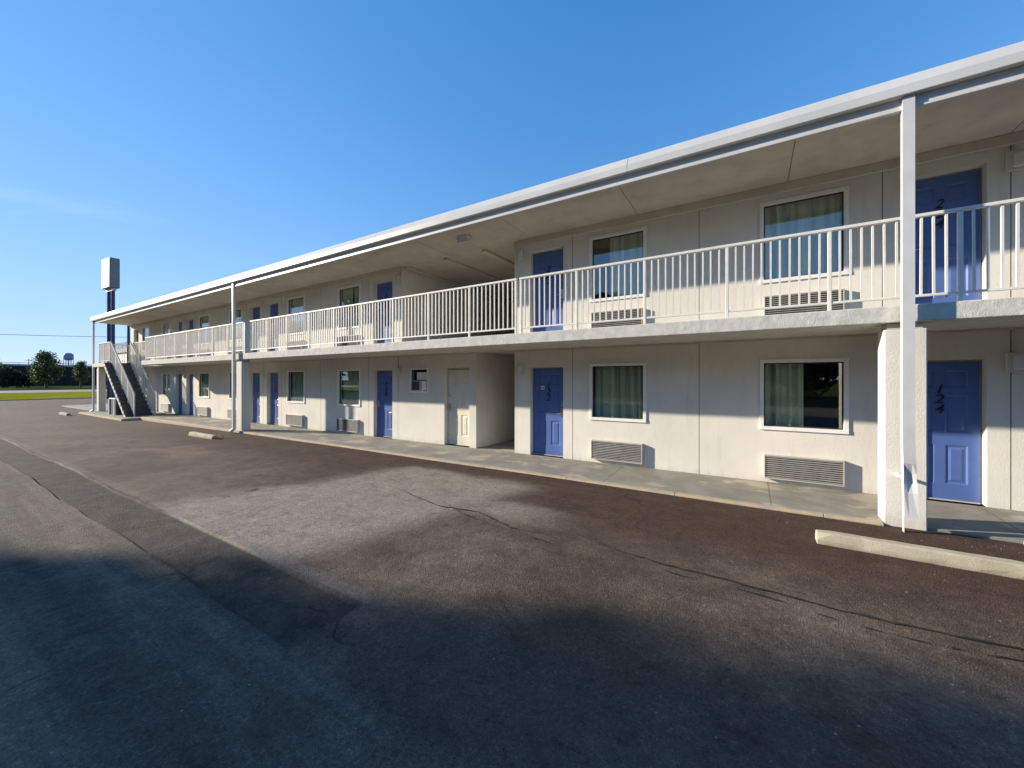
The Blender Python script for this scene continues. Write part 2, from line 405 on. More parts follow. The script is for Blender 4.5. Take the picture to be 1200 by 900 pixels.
def wall_part(z0, z1, opens, breaks, segs, name):
    """front skin of the wall as a grid with recessed openings and open joints"""
    mb = MB()
    cuts = list(opens) + [(x - .005, x + .005, z0, z1, .014, 'joint') for x in breaks]
    xs = sorted({a for s in segs for a in s} | {a for o in cuts for a in o[:2]}); zs = sorted({z0, z1} | {z for o in cuts for z in o[2:4] if z0 <= z <= z1})
    for i in range(len(xs) - 1):
        a, b = xs[i], xs[i + 1]; mx = (a + b) / 2
        if not any(s[0] < mx < s[1] for s in segs): continue
        for j in range(len(zs) - 1):
            c, d = zs[j], zs[j + 1]; mz = (c + d) / 2
            if any(o[0] < mx < o[1] and o[2] < mz < o[3] for o in cuts): continue
            mb.quad((a, 0, c), (b, 0, c), (b, 0, d), (a, 0, d))
    for (a, b, c, d, dep, k) in cuts:
        if not any(s[0] <= a and b <= s[1] for s in segs): continue
        c = max(c, z0); r = .10 if k == 'win' else dep
        mb.cur = 1 if k == 'joint' else 0
        mb.quad((a, 0, c), (a, r, c), (a, r, d), (a, 0, d)); mb.quad((b, 0, c), (b, 0, d), (b, r, d), (b, r, c))
        mb.quad((a, 0, d), (a, r, d), (b, r, d), (b, 0, d)); mb.quad((a, 0, c), (b, 0, c), (b, r, c), (a, r, c))
        if k == 'win':
            mb.cur = 2; q = .25; A, B, C_, D_ = a - q, b + q, c - q, d + q
            mb.quad((A, r, C_), (A, dep, C_), (A, dep, D_), (A, r, D_)); mb.quad((B, r, C_), (B, r, D_), (B, dep, D_), (B, dep, C_))
            mb.quad((A, r, D_), (A, dep, D_), (B, dep, D_), (B, r, D_)); mb.quad((A, r, C_), (B, r, C_), (B, dep, C_), (A, dep, C_))
            mb.quad((A, dep, C_), (B, dep, C_), (B, dep, D_), (A, dep, D_))
            mb.quad((A, r, C_), (a, r, C_), (a, r, D_), (A, r, D_)); mb.quad((b, r, C_), (B, r, C_), (B, r, D_), (b, r, D_))
            mb.quad((a, r, C_), (b, r, C_), (b, r, c), (a, r, c)); mb.quad((a, r, d), (b, r, d), (b, r, D_), (a, r, D_))
        else:
            mb.quad((a, r, c), (b, r, c), (b, r, d), (a, r, d))
        mb.cur = 0
    return mb
lo_segs = [(XL, -5.98), (-4.83, XR)]
up_segs = [(XL, -8.68), (-4.83, XR)]
lower = wall_part(-.12, CEIL1, lower_open, joints + [c for c in conduits if c != -4.68], lo_segs, 'lower')
for x, s in ((-5.98, 1), (-4.83, -1)):               # walls of the ground-floor passage
    lower.quad((x, 0, -.12), (x, 6, -.12), (x, 6, CEIL1), (x, 0, CEIL1))
lower.quad((-5.98, 6, -.12), (-4.83, 6, -.12), (-4.83, 6, CEIL1), (-5.98, 6, CEIL1))
lower.quad((XL, 0, -.12), (XL, 0, CEIL1), (XL, 11, CEIL1), (XL, 11, -.12)); lower.quad((XR, 0, -.12), (XR, 11, -.12), (XR, 11, CEIL1), (XR, 0, CEIL1))
lower.quad((XL, 11, -.12), (XR, 11, -.12), (XR, 11, CEIL1), (XL, 11, CEIL1))
lower.build('ground_floor_wall', [M['wall'], M['caulk'], M['interior']], bld, fix=False)
upper = wall_part(DECK - .02, CEIL2, upper_open, joints + [c for c in conduits if c not in (-4.68, -8.84)], up_segs, 'upper')
for x in (-8.68, -4.83):
    upper.quad((x, 0, DECK - .02), (x, 6, DECK - .02), (x, 6, CEIL2), (x, 0, CEIL2))
upper.quad((-8.68, 6, DECK - .02), (-4.83, 6, DECK - .02), (-4.83, 6, CEIL2), (-8.68, 6, CEIL2))
upper.quad((XL, 0, CEIL1), (XL, 0, CEIL2), (XL, 11, CEIL2), (XL, 11, CEIL1)); upper.quad((XR, 0, CEIL1), (XR, 11, CEIL1), (XR, 11, CEIL2), (XR, 0, CEIL2))
upper.quad((XL, 11, CEIL1), (XR, 11, CEIL1), (XR, 11, CEIL2), (XL, 11, CEIL2))
upper.build('upper_floor_wall', [M['wall'], M['caulk'], M['interior']], bld, fix=False)

# deck slab: full width to X=-24.7, narrow beyond (the stair well takes the rest)
mb = MB()
x = -24.7
prof = lambda y: [(y, CEIL1), (-.002, CEIL1), (-.002, DECK), (y, DECK - .045)]
mb.prism(prof(-1.48), x, XR); mb.prism(prof(-.60), XL, x - .002)
mb.box(-8.678, -4.832, .002, 5.99, CEIL1 + .003, DECK - .005)
mb.build('balcony_slab', M['fascia'], bld, .012)
mb = MB()                                            # downstand beam at the wall foot of the slab
mb.box(-24.7, -5.99, -.05, -.003, CEIL1 - .03, CEIL1 - .003); mb.box(-4.82, XR, -.05, -.003, CEIL1 - .03, CEIL1 - .003)
mb.build('ceiling_trim', M['soffit'], bld)
# roof: flat, soffit with joints, wall-top beam
mb = MB(); mb.box(XL - .25, XR + .3, -1.53, 11.3, CEIL2 + .02, 5.30); mb.build('roof', M['roofgray'], bld)
mb = MB()
js = [XL - .2] + [XL + .9 + 2.44 * k for k in range(18)] + [XR + .25]
for a, b in zip(js[:-1], js[1:]): mb.box(a + .007, b - .007, -1.49, -.002, CEIL2 - .012, CEIL2 + .008)
mb.cur = 1; mb.box(XL - .2, XR + .25, -1.49, -.004, CEIL2 - .003, CEIL2 + .012); mb.cur = 0
mb.box(-8.677, -4.833, 0, 5.995, CEIL2 - .01, CEIL2 + .01)
mb.build('soffit', [M['soffit'], M['groove']], bld)
mb = MB()
mb.box(-4.82, XR, -.055, -.003, 4.905, CEIL2 - .015); mb.box(XL, -8.69, -.055, -.003, 4.905, CEIL2 - .015)
mb.build('wall_plate', M['soffit'], bld, .006)
mb = MB()
for bx in (-8.55, -7.05, -5.75): mb.box(bx - .07, bx + .07, .02, 5.98, 4.985, CEIL2 - .012)
mb.build('ceiling_beam', M['soffit'], bld)
# fascia lip behind the gutter, in lengths
mb = MB()
mb.prism([(-1.575, 5.085), (-1.535, 5.085), (-1.535, 4.962), (-1.592, 4.962), (-1.592, 4.984), (-1.575, 4.990)], XL - .2, XR + .25)
mb.build('fascia_board', M['gutter'], bld)
mb = MB()
gp = [(-1.585, 5.105), (-1.665, 5.105), (-1.668, 5.112), (-1.668, 5.215), (-1.612, 5.345), (-1.606, 5.352), (-1.585, 5.352)]
ends = [XL - .28, -26.1, -20.0, -13.9, -7.8, -1.7, 4.4, XR + .3]
for a, b in zip(ends[:-1], ends[1:]): mb.prism(gp, a + .003, b - .003)
mb.build('gutter', M['gutter'], bld, .003)
mb = MB(); mb.prism([(-1.58, 5.08), (-1.58, 5.358), (-1.45, 5.362), (-1.45, 5.09)], XL - .27, XR + .29); mb.build('roof_edge_flashing', M['trim'], bld)

# ------------------------------------------------------------------ doors and windows
def door_mesh(mat, w=.80, h=2.0):
    """six panel door, front at y=0, x centred, bottom z=0"""
    mb = MB(); xs = [-w / 2, -w / 2 + .115, -.055, .055, w / 2 - .115, w / 2]; zs = [0, .24, .80, .98, 1.52, 1.63, 1.88, h]
    for i in range(5):
        for j in range(7):
            a, b, c, d = xs[i], xs[i + 1], zs[j], zs[j + 1]
            if i in (1, 3) and j in (1, 3, 5):
                prev = (0, 0)
                rings = [(0, 0), (.018, .013), (.036, .013), (.062, .003)]
                for (i0, y0), (i1, y1) in zip(rings[:-1], rings[1:]):
                    P = lambda k, y: [(a + k, y, c + k), (b - k, y, c + k), (b - k, y, d - k), (a + k, y, d - k)]
                    o, n = P(i0, y0), P(i1, y1)
                    for q in range(4): mb.quad(o[q], o[(q + 1) % 4], n[(q + 1) % 4], n[q])
                k, y = rings[-1]; mb.quad((a + k, y, c + k), (b - k, y, c + k), (b - k, y, d - k), (a + k, y, d - k))
            else: mb.quad((a, 0, c), (b, 0, c), (b, 0, d), (a, 0, d))
    for (p, q) in (((-w / 2, 0, 0), (-w / 2, 0, h)), ((w / 2, 0, 0), (w / 2, 0, h)), ((-w / 2, 0, h), (w / 2, 0, h))):
        mb.quad(p, q, (q[0], .04, q[2]), (p[0], .04, p[2]))
    o = mb.build('door', mat, None, fix=False); me = o.data; bpy.data.objects.remove(o); return me
DM = door_mesh(M['door']); DMC = door_mesh(M['door_cream'])
def handle_mesh(side):
    mb = MB()
    mb.box(-.035, .035, -.014, -.002, .90, 1.10); mb.tube([(0, -.014, .98), (0, -.055, .98)], .011, 8); mb.tube([(0, -.05, .98), (-side * .11, -.05, .975)], .009, 8)
    mb.tube([(0, -.014, 1.06), (0, -.03, 1.06)], .016, 10)
    o = mb.build('handle', M['steel'], None, .002); me = o.data.copy(); bpy.data.objects.remove(o); return me
HM = {1: handle_mesh(1), -1: handle_mesh(-1)}
def child(name, me, parent, loc=(0, 0, 0)):
    o = bpy.data.objects.new(name, me); col.objects.link(o); o.parent = parent; o.location = loc; return o
def frame_mesh():
    mb = MB()
    for s in (-1, 1): mb.box(min(s * .402, s * .418), max(s * .402, s * .418), .07, .128, .002, 2.03)
    mb.box(-.402, .402, .07, .128, 2.004, 2.032); mb.box(-.40, .40, .03, .128, -.004, .012)
    o = mb.build('door_frame', M['frame'], None); me = o.data; bpy.data.objects.remove(o); return me
FM = frame_mesh()
tagm = MB(); tagm.box(-.035, .035, -.012, -.002, 1.14, 1.30); tg = tagm.build('lock_tag', M['teal'], None, .004); TAG = tg.data; bpy.data.objects.remove(tg)
nums = {}
def add_door(cx, z, number, lock, label=None):
    d = child('door', DM, bld, (cx, .13, z))
    if label: d['label'] = label
    child('door_frame', FM, d, (0, -.045, 0))
    child('handle', HM[lock], d, (lock * .335, 0, 0))
    if number:
        key = number
        if key not in nums:
            me = text_mesh('\n'.join(number), .185); me.materials.append(M['black']); nums[key] = me
        child('door_number', nums[key], d, (-.01, -.006, 1.46))
    return d
def words_of(n): return 'blue panelled door numbered %s' % n if n else None
lown = {MODS[1]: ('122', '124'), MODS[2]: ('118', '120'), MODS[3]: ('114', '116'), MODS[4]: (None, '112'), MODS[0]: ('126', None)}
for c in MODS:
    for k, (dx, lock) in enumerate(zip(doors_of(c), (1, -1))):
        if dx > XR - .5: continue
        n = lown[c][k]
        d = add_door(dx, 0.004, n, lock, words_of(n))
        u = add_door(dx, DECK + .004, ('2' + n[1:]) if n else None, lock, words_of(('2' + n[1:]) if n else None))
        if n == '122':
            child('lock_tag', TAG, d, (.36, 0, -.02))
            pm = MB(); pm.box(-.045, .045, -.006, -.001, -.045, .045)
            p = pm.build('door_sign', M['sticker'], d); p.location = (-.155, 0, 1.56)
            pm = MB()
            for px in (-.018, .018): pm.box(px - .009, px + .009, -.009, -.0065, -.022, .022)
            q = pm.build('sign_mark', M['red'], d); q.location = (-.155, 0, 1.56)
# cream service door
d = child('door', DMC, bld, (-6.625, .13, .008)); d['label'] = 'cream panelled service door beside the ground floor passage'
child('handle', HM[-1], d, (-.335, 0, 0)); child('door_frame', FM, d, (0, -.045, 0))
mb = MB(); mb.tube([(0, -.002, 1.26), (0, -.03, 1.26)], .026, 12); o = mb.build('dead_bolt', M['steel'], d); o.location = (-.335, 0, .05)

def win_frame_mesh(w, h, t=.055, bar=None):
    mb = MB(); a, b = w / 2 + t, h / 2 + t
    mb.box(-a, a, -.022, .03, h / 2 - .004, b); mb.box(-a, a, -.026, .03, -b, -h / 2 + .004)
    mb.box(-a, -w / 2 + .004, -.022, .03, -h / 2 + .004, h / 2 - .004); mb.box(w / 2 - .004, a, -.022, .03, -h / 2 + .004, h / 2 - .004)
    mb.cur = 1
    g = .022
    mb.box(-w / 2 + .004, w / 2 - .004, .032, .06, h / 2 - g, h / 2 - .002); mb.box(-w / 2 + .004, w / 2 - .004, .032, .06, -h / 2 + .002, -h / 2 + g)
    mb.box(-w / 2 + .002, -w / 2 + g, .032, .06, -h / 2 + g, h / 2 - g); mb.box(w / 2 - g, w / 2 - .002, .032, .06, -h / 2 + g, h / 2 - g)
    if bar is not None: mb.box(-w / 2 + g, w / 2 - g, .034, .06, bar - .015, bar + .015)
    o = mb.build('window_frame', [M['trim'], M['dark_metal']], None, .003)
    return o
def pane_mesh(w, h):
    mb = MB(); mb.box(-w / 2 + .02, w / 2 - .02, .044, .05, -h / 2 + .02, h / 2 - .02)
    o = mb.build('pane', M['glass'], None); me = o.data; bpy.data.objects.remove(o); return me
def curtain_mesh(x0, x1, h, seed):
    r = random.Random(seed); n = int((x1 - x0) * 60); mb = MB(); ph = r.random() * 6
    f = lambda x, z: .17 + .035 * math.sin(x * 34 + ph + .5 * math.sin(x * 7 + seed)) + .018 * math.sin(x * 61 + 2 * ph) + .02 * math.sin(x * 9 + z * .7)
    pts = []
    for i in range(n + 1):
        x = x0 + (x1 - x0) * i / n
        for z in (-h / 2 - .06, 0, h / 2 + .06): pts.append((x, f(x, z), z))
    mb.v = pts
    for i in range(n):
        for j in range(2): mb.f.append((i * 3 + j, (i + 1) * 3 + j, (i + 1) * 3 + j + 1, i * 3 + j + 1)); mb.mi.append(0)
    o = mb.build('curtain', M['curtain'], None, smooth=True, fix=False); me = o.data; bpy.data.objects.remove(o); return me
WL, HL, HU = 1.07, 1.09, 1.28
FL = win_frame_mesh(WL, HL); FU = win_frame_mesh(WL, HU); FLb = win_frame_mesh(WL, HL, bar=-.12)
fl, fu, flb = FL, FU, FLb
PL, PU = pane_mesh(WL, HL), pane_mesh(WL, HU)
used = set()
def add_window(cx, cz, proto, pane, h, spans, seed):
    w = bpy.data.objects.new('window', None)     # replaced below by the frame itself
    bpy.data.objects.remove(w)
    f = proto.copy(); f.name = 'window'; col.objects.link(f); f.parent = bld; f.location = (cx, 0, cz)
    child('pane', pane, f)
    for k, (a, b) in enumerate(spans): child('curtain', curtain_mesh(a, b, h, seed + k * 7), f)
full = [(-.56, .0), (.0, .56)]
seed = 1
low_spans = {MODS[1]: (full, [(-.56, .03)]), MODS[2]: (full, full), MODS[3]: ([(-.56, .1)], full), MODS[4]: (full, full), MODS[0]: (full, full)}
up_spans = {MODS[1]: ([(-.2, .56)], full), MODS[2]: (full, full), MODS[3]: (full, full), MODS[4]: (full, full), MODS[0]: (full, full)}
for c in MODS:
    for k, wx in enumerate(wins_of(c)):
        seed += 13
        add_window(wx, .95 + HL / 2, FLb if (c == MODS[2] and k == 1) else FL, PL, HL, low_spans[c][k], seed)
        add_window(wx, DECK + .76 + HU / 2, FU, PU, HU, up_spans[c][k], seed + 5)
# little window with a unit in it
FS = win_frame_mesh(.63, .61, .045, bar=.0); w = FS; w.name = 'window'; w.parent = bld; w.location = (-7.985, 0, 1.735)
child('pane', pane_mesh(.63, .61), w)
for o in (FL, FU, FLb): bpy.data.objects.remove(o)
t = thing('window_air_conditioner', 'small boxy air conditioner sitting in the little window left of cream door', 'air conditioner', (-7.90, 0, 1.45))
mb = MB(); mb.box(-.20, .20, -.16, .03, 0, .27); mb.build('housing', M['trim'], t, .008)
mb = MB(); mb.box(-.19, .09, -.166, -.161, .012, .258)
mb.build('grille', M['ac_in'], t)
mb = MB(); mb.box(-.20, .20, .026, .040, .30, .51); mb.build('pane_reflection', M['trim'], t)  # opaque pale sheet painted in for the reflection on the upper glass
mb = MB(); mb.box(.11, .185, -.167, -.161, .03, .24); mb.build('control_panel', M['ac_body'], t)

# ------------------------------------------------------------------ through-wall air conditioners (one each, under every room window)
def make_ac():
    t = thing('air_conditioner', '', 'air conditioner', (0, 0, 0), 0, 'louvred wall air conditioners under the windows')
    w, h, d = .53, .40, .085
    mb = MB(); mb.box(-w, w, -d, -.001, 0, .018); mb.box(-w, w, -d, -.001, h - .018, h)
    for s in (-1, 1): mb.box(min(s * w, s * (w - .018)), max(s * w, s * (w - .018)), -d, -.001, .018, h - .018)
    mb.build('sleeve', M['ac_body'], t, .003)
    mb = MB(); mb.box(-w + .018, w - .018, -.03, -.004, .018, h - .018); mb.build('coil_panel', M['ac_in'], t)
    mb = MB(); n = 11
    for i in range(n):
        z = .032 + i * (h - .062) / (n - 1)
        mb.prism([(-d - .004, z - .006), (-d + .006, z - .008), (-d + .03, z + .012), (-d + .022, z + .016)], -w + .02, w - .02)
    mb.build('louvre', M['ac'], t)
    mb = MB()
    for i in range(5):
        x = -w + .02 + (i + 1) * (2 * w - .04) / 6; mb.box(x - .003, x + .003, -d + .016, -d + .028, .02, h - .02)
    mb.build('mullion', M['ac'], t)
    return t
ac0 = make_ac(); first = True
ac_lab = {
 (1, 1, 0): 'grey louvred air conditioner right of door 124 outside the picture',
 (1, 0, 1): '', }
def ac_label(ci, k, up):
    fl = 'balcony' if up else 'ground floor'
    d = {1: ('122', '124'), 2: ('118', '120'), 3: ('114', '116'), 4: (None, '112'), 0: ('126', None)}[ci][k]
    if up and d: d = '2' + d[1:]
    side = 'right' if k == 0 else 'left'
    if d: return 'louvred air conditioner under the %s window just %s of blue door %s' % (fl, side, d)
    return 'louvred air conditioner under the %s window %s' % (fl, 'nearest the stairs' if ci == 4 else 'farthest right')
for ci, c in enumerate(MODS):
    for k, wx in enumerate(wins_of(c)):
        for up in (0, 1):
            if ci == 0: continue
            if ci == 4 and k == 0 and not up: continue
            a = ac0 if first else copy_tree(ac0); first = False
            a.location = (wx, 0, (DECK if up else 0) + .075); a['label'] = ac_label(ci, k, up)

# wall lamps on the conduit lines
def make_lamp():
    t = thing('wall_lamp', '', 'wall lamp', (0, 0, 0), 0, 'box lamps on the motel wall between doors')
    mb = MB(); mb.box(-.075, .085, -.05, -.001, -.135, .135); mb.build('housing', M['lamp'], t, .01)
    mb = MB(); mb.prism([(-.051, -.10), (-.07, -.085), (-.07, .085), (-.051, .115)], -.02, .078); mb.build('lens', M['lens'], t, .008)
    return t
lamp0 = make_lamp(); first = True
lamp_desc = {2.98: 'right of blue door %s', -4.68: 'left of blue door %s', -8.84: 'right of blue door %s', -16.52: 'between blue doors %s', -24.22: 'between blue doors %s'}
ldoor = {2.98: '124', -4.68: '122', -8.84: '120', -16.52: '118 and 116', -24.22: '114 and 112'}
for cx in conduits:
    if cx > 9: continue
    for up in (0, 1):
        a = lamp0 if first else copy_tree(lamp0); first = False
        a.location = (cx + (.02 if cx != -4.68 else .0), 0, (DECK if up else 0) + 1.98)
        n = ldoor[cx]
        if up: n = ' and '.join('2' + x[1:] for x in n.split(' and '))
        a['label'] = 'pale box wall lamp on the %s wall ' % ('balcony' if up else 'ground floor') + lamp_desc[cx] % n
# conduit tubes above / below lamps
mb = MB()
for cx in (2.98, -8.84, -16.52, -24.22):
    mb.tube([(cx + .02, -.010, 2.117), (cx + .02, -.010, CEIL1 - .035)], .008, 6); mb.tube([(cx + .02, -.010, DECK + 2.117), (cx + .02, -.010, 4.90)], .008, 6)
mb.build('conduit', M['frame'], bld)

# flood lamp under the soffit, fire box in the breezeway
t = thing('soffit_lamp', 'white wedge shaped flood lamp hanging under the roof above the open bay', 'lamp', (-5.62, -.95, CEIL2 - .013))
mb = MB(); mb.prism([(-.09, -.0), (.09, -.0), (.07, -.10), (-.05, -.13)], -.15, .15); mb.build('housing', M['lens'], t, .01)
mb = MB(); mb.prism([(-.047, -.133), (.063, -.106), (.058, -.112), (-.042, -.14)], -.13, .13); mb.build('lens', M['lamp'], t)
t = thing('extinguisher_cabinet', 'dark narrow fire extinguisher cabinet on the back wall of the upstairs bay', 'cabinet', (-6.3, 5.995, DECK + .75))
mb = MB(); mb.box(-.14, .10, -.2, -.002, 0, .85); mb.build('housing', M['dark_metal'], t, .01)
mb = MB(); mb.box(.102, .15, -.195, -.004, 0.01, .84); mb.build('edge_strip', M['red'], t)

# ------------------------------------------------------------------ railings
def railing(label, x0, x1, nb, nper, z0, y=-1.36, h=1.10, group='white balcony railings'):
    t = thing('balcony_railing', label, 'railing', (x0, y, z0), 0, group)
    L = x1 - x0
    mb = MB(); mb.bar((0, 0, h - .02), (L, 0, h - .02), .055, .04); mb.build('top_rail', M['rail'], t, .006)
    mb = MB(); mb.bar((0, 0, .11), (L, 0, .11), .03, .03); mb.build('bottom_rail', M['rail'], t, .004)
    pm = MB(); pm.box(-.021, .021, -.021, .021, -.02, h - .041); po = pm.build('post', M['rail'], t, .004)
    bm_ = MB(); bm_.box(-.011, .011, -.011, .011, .126, h - .041); bo = bm_.build('baluster', M['rail'], t)
    pf = bf = True; bay = L / nb
    for i in range(nb + 1):
        p = po if pf else po.copy()
        if not pf: col.objects.link(p)
        pf = False; p.location = (min(max(i * bay, .024), L - .024), 0, 0)
        if i == nb: break
        for k in range(nper):
            b = bo if bf else bo.copy()
            if not bf: col.objects.link(b)
            bf = False; b.location = (i * bay + (k + 1) * bay / (nper + 1) + rnd.uniform(-.003, .003), 0, 0)
            b.rotation_euler = (rnd.uniform(-.003, .003), rnd.uniform(-.004, .004), 0)
    return t
RZ = DECK - .04
railing('white railing of the balcony\'s right end, in front of rooms 222 and 224', -3.88, 5.66, 8, 10, RZ)
railing('long middle white balcony railing in front of the open bay and door 220', -14.62, -3.95, 9, 10, RZ)
railing('white balcony railing left of the middle downspout, running to the stairs', -24.55, -15.0, 8, 10, RZ)
t = thing('infill_plate', 'flat upright cover plate between two balcony railings behind the middle downspout', 'plate', (-14.81, -1.36, RZ))
mb = MB(); mb.box(-.13, .13, -.03, .03, 0, 1.06); mb.build('plate', M['rail'], t, .006)

def panel_rail(mb_list, p, q, h, n, t):
    """straight or raking railing from p to q (feet), n balusters, parts under t"""
    p = Vector(p); q = Vector(q); up = Vector((0, 0, h)); lo = Vector((0, 0, .13))
    mb = MB(); mb.bar(p + up, q + up, .05, .04); mb.build('top_rail', M['rail'], t)
    mb = MB(); mb.bar(p + lo, q + lo, .03, .03); mb.build('bottom_rail', M['rail'], t)
    npost = max(2, round((q - p).length / 1.2) + 1)
    for i in range(npost):
        f = i / (npost - 1); c = p.lerp(q, f); mb = MB(); mb.box(c.x - .022, c.x + .022, c.y - .022, c.y + .022, c.z - .05, c.z + h - .021); mb.build('post', M['rail'], t)
    for k in range(n):
        c = p.lerp(q, (k + 1) / (n + 1)); mb = MB(); mb.box(c.x - .0095, c.x + .0095, c.y - .0095, c.y + .0095, c.z + .145, c.z + h - .021); mb.build('baluster', M['rail'], t)

# ------------------------------------------------------------------ staircase
SX0, SX1, SY0, SY1 = -26.0, -29.55, -1.72, -.64
ZG = -.13
st = thing('staircase', 'straight outdoor concrete staircase climbing to the far end of the balcony', 'staircase', (0, 0, 0))
n = 14; rise = (DECK - .03 - ZG) / n; run = (SX0 - SX1) / n
for i in range(n):
    xa = SX0 - i * run; z = ZG + (i + 1) * rise
    mb = MB(); mb.box(xa - run - .03, xa, SY0 - .02, SY1 - .08, z - .05, z); mb.box(xa - .02, xa - .004, SY0 + .0, SY1 - .082, z - rise + .001, z - .051)
    mb.build('tread', M['tread'], st)
for yy, top in ((SY0 + .02, -.055), (SY1 - .078, .004)):
    mb = MB()
    for i in range(n):
        xa = SX0 - i * run - .025; xb = xa - run + .004; z = ZG + (i + 1) * rise + top
        if top > 0: xa += .075; xb += .075
        za = max(ZG, z - .36); zb = max(ZG, z - .36 + rise)
        mb.prism([(xa, za), (xa, z), (xb, z), (xb, min(z - .01, zb))], yy, yy + .076, 'y')
    mb.build('stringer', M['stringer'], st)
mb = MB(); mb.box(-32.0, SX1 - .045, -1.66, -.605, DECK - .24, DECK - .03); mb.build('landing', M['fascia'], st, .01)
mb = MB(); mb.box(-30.35, -29.95, -.66, -.36, ZG, DECK - .25); mb.build('support_post', M['pier'], st, .01)
slope = (DECK - .03 - ZG) / (SX1 - SX0)
for lab, yy in (('white raking stair railing on the street side of the staircase', SY0 + .26), ('white raking stair railing on the wall side of the staircase', SY1 - .04)):
    t = thing('stair_railing', lab, 'railing', (0, 0, 0), 0, 'raking railings of the staircase')
    panel_rail(None, (SX0 + .25, yy, ZG + rise * .3), (SX1 + .1, yy, DECK), 1.12, 27, t)
t = thing('landing_railing', 'white railing closing the street side of the stair landing', 'railing'); panel_rail(None, (-31.5, -1.48, DECK - .03), (SX1 + .04, -1.48, DECK - .03), 1.12, 20, t)
t = thing('landing_end_railing', 'short white railing across the far end of the stair landing', 'railing'); panel_rail(None, (-31.5, -1.42, DECK - .03), (-31.5, -.04, DECK - .03), 1.12, 13, t)
t = thing('stairwell_railing', 'white set back railing along the narrow balcony above the stairs', 'railing'); panel_rail(None, (SX1 - .1, -.56, DECK), (-24.62, -.56, DECK), 1.10, 44, t)
t = thing('slab_end_railing', 'short white railing across the end of the wide balcony slab', 'railing'); panel_rail(None, (-24.62, -1.30, DECK - .04), (-24.62, -.62, DECK - .02), 1.10, 6, t)
t = thing('utility_cabinet', 'dark low metal cabinet with a pale rim beneath the staircase', 'cabinet', (-28.3, -1.35, -.07))
mb = MB(); mb.box(-.42, .42, -.3, .3, 0, .80); mb.build('housing', M['dark_metal'], t, .01)
mb = MB(); mb.box(-.46, .46, -.34, .34, .805, .86); mb.build('lid', M['trim'], t, .01)
for sx in (-1, 1):
    mb = MB(); mb.box(sx * .46 - .035, sx * .46 + .035, -.36, -.29, 0, .80); mb.build('corner_post', M['trim'], t)

# ------------------------------------------------------------------ piers and downspouts
def pier(cx, zb, label):
    t = thing('pillar', label, 'pillar', (cx, -1.285, zb), 0, 'square stucco pillars under the balcony edge')
    mb = MB()
    nz = 8; r = random.Random(cx)
    mb.box(-.192, .192, -.135, .155, 0, 2.37 - zb); mb.build('shaft', M['pier'], t, .012)
    mb = MB(); mb.box(-.16, .16, -.12, .14, 2.373 - zb, CEIL1 - zb - .004); mb.build('bearing_block', M['frame'], t, .004)
    return t
pier(1.605, -.10, 'cream square pillar left of door 124 behind the dented downspout')
pier(-15.23, -.12, 'cream square pillar at the middle downspout beside door 116')
pier(-32.1, -.16, 'cream square pillar under the far stair landing')

def spout(cx, y, zb, zt, label, dented, kick):
    """rectangular downspout tube; rings of (z, half width, half depth, dx, dy, twist)"""
    t = thing('downspout', label, 'downspout', (cx, y, 0), 0, 'white rectangular downspouts')
    mb = MB(); b = 0
    rings = [(zt, .072, .045, 0, 0, 0)]
    if dented: rings += [(1.35, .072, .045, 0, 0, 0), (.98, .073, .045, .003, 0, .02), (.76, .076, .044, .008, 0, .05), (.64, .078, .036, .012, .022, .14), (.53, .080, .030, .016, .040, .10), (.41, .078, .040, .018, .010, .02), (.12, .082, .044, .024, 0, -.03)]
    else: rings += [(1.2, .072, .045, 0, 0, 0), (.3, .072, .045, 0, 0, 0), (zb + .14, .072, .045, 0, 0, 0)]
    prof = [(-1, -1), (-.33, -1.0), (.33, -1.0), (1, -1), (1, 1), (-1, 1)]
    for (z, w, d, dx, dy, tw) in rings:
        for k, (a, c) in enumerate(prof):
            x = a * w * .74; yy = c * d * .9 + (dy if k in (1, 2) else dy * .25)
            mb.v.append((x * math.cos(tw) - yy * math.sin(tw) + dx, x * math.sin(tw) + yy * math.cos(tw), z))
    m = len(prof)
    for i in range(len(rings) - 1):
        for k in range(m): mb.f.append((i * m + k, i * m + (k + 1) % m, (i + 1) * m + (k + 1) % m, (i + 1) * m + k)); mb.mi.append(0)
    o = mb.build('pipe', M['spout'], t)
    md = o.modifiers.new('thick', 'SOLIDIFY'); md.thickness = .004; md.offset = -1
    if dented:
        mb = MB(); mb.box(-.085, -.05, .01, .15, .58, .61); mb.build('strap', M['trim'], t)
        mb = MB(); mb.box(-.040, -.036, -.036, .03, -.09, .125); mb.build('torn_side', M['spout'], t)      # one side of the tube still reaches the ground
    else:
        mb = MB(); mb.bar((0, 0, zb + .16), (0, -.12, zb + .05), .14, .085); mb.build('elbow', M['spout'], t)
        mb = MB(); mb.box(-.085, .085, -.052, .06, .48, .51); mb.build('strap', M['spout'], t)
    return t
spout(1.585, -1.582, .0, 5.105, 'white metal downspout with a crushed torn foot before the nearest pillar', True, 0)
spout(-15.23, -1.582, -.1, 5.105, 'white metal downspout before the middle pillar, undamaged with a short elbow', False, 1)
spout(-32.05, -1.60, -.14, 5.105, 'white metal downspout at the far left corner of the motel roof', False, 1)

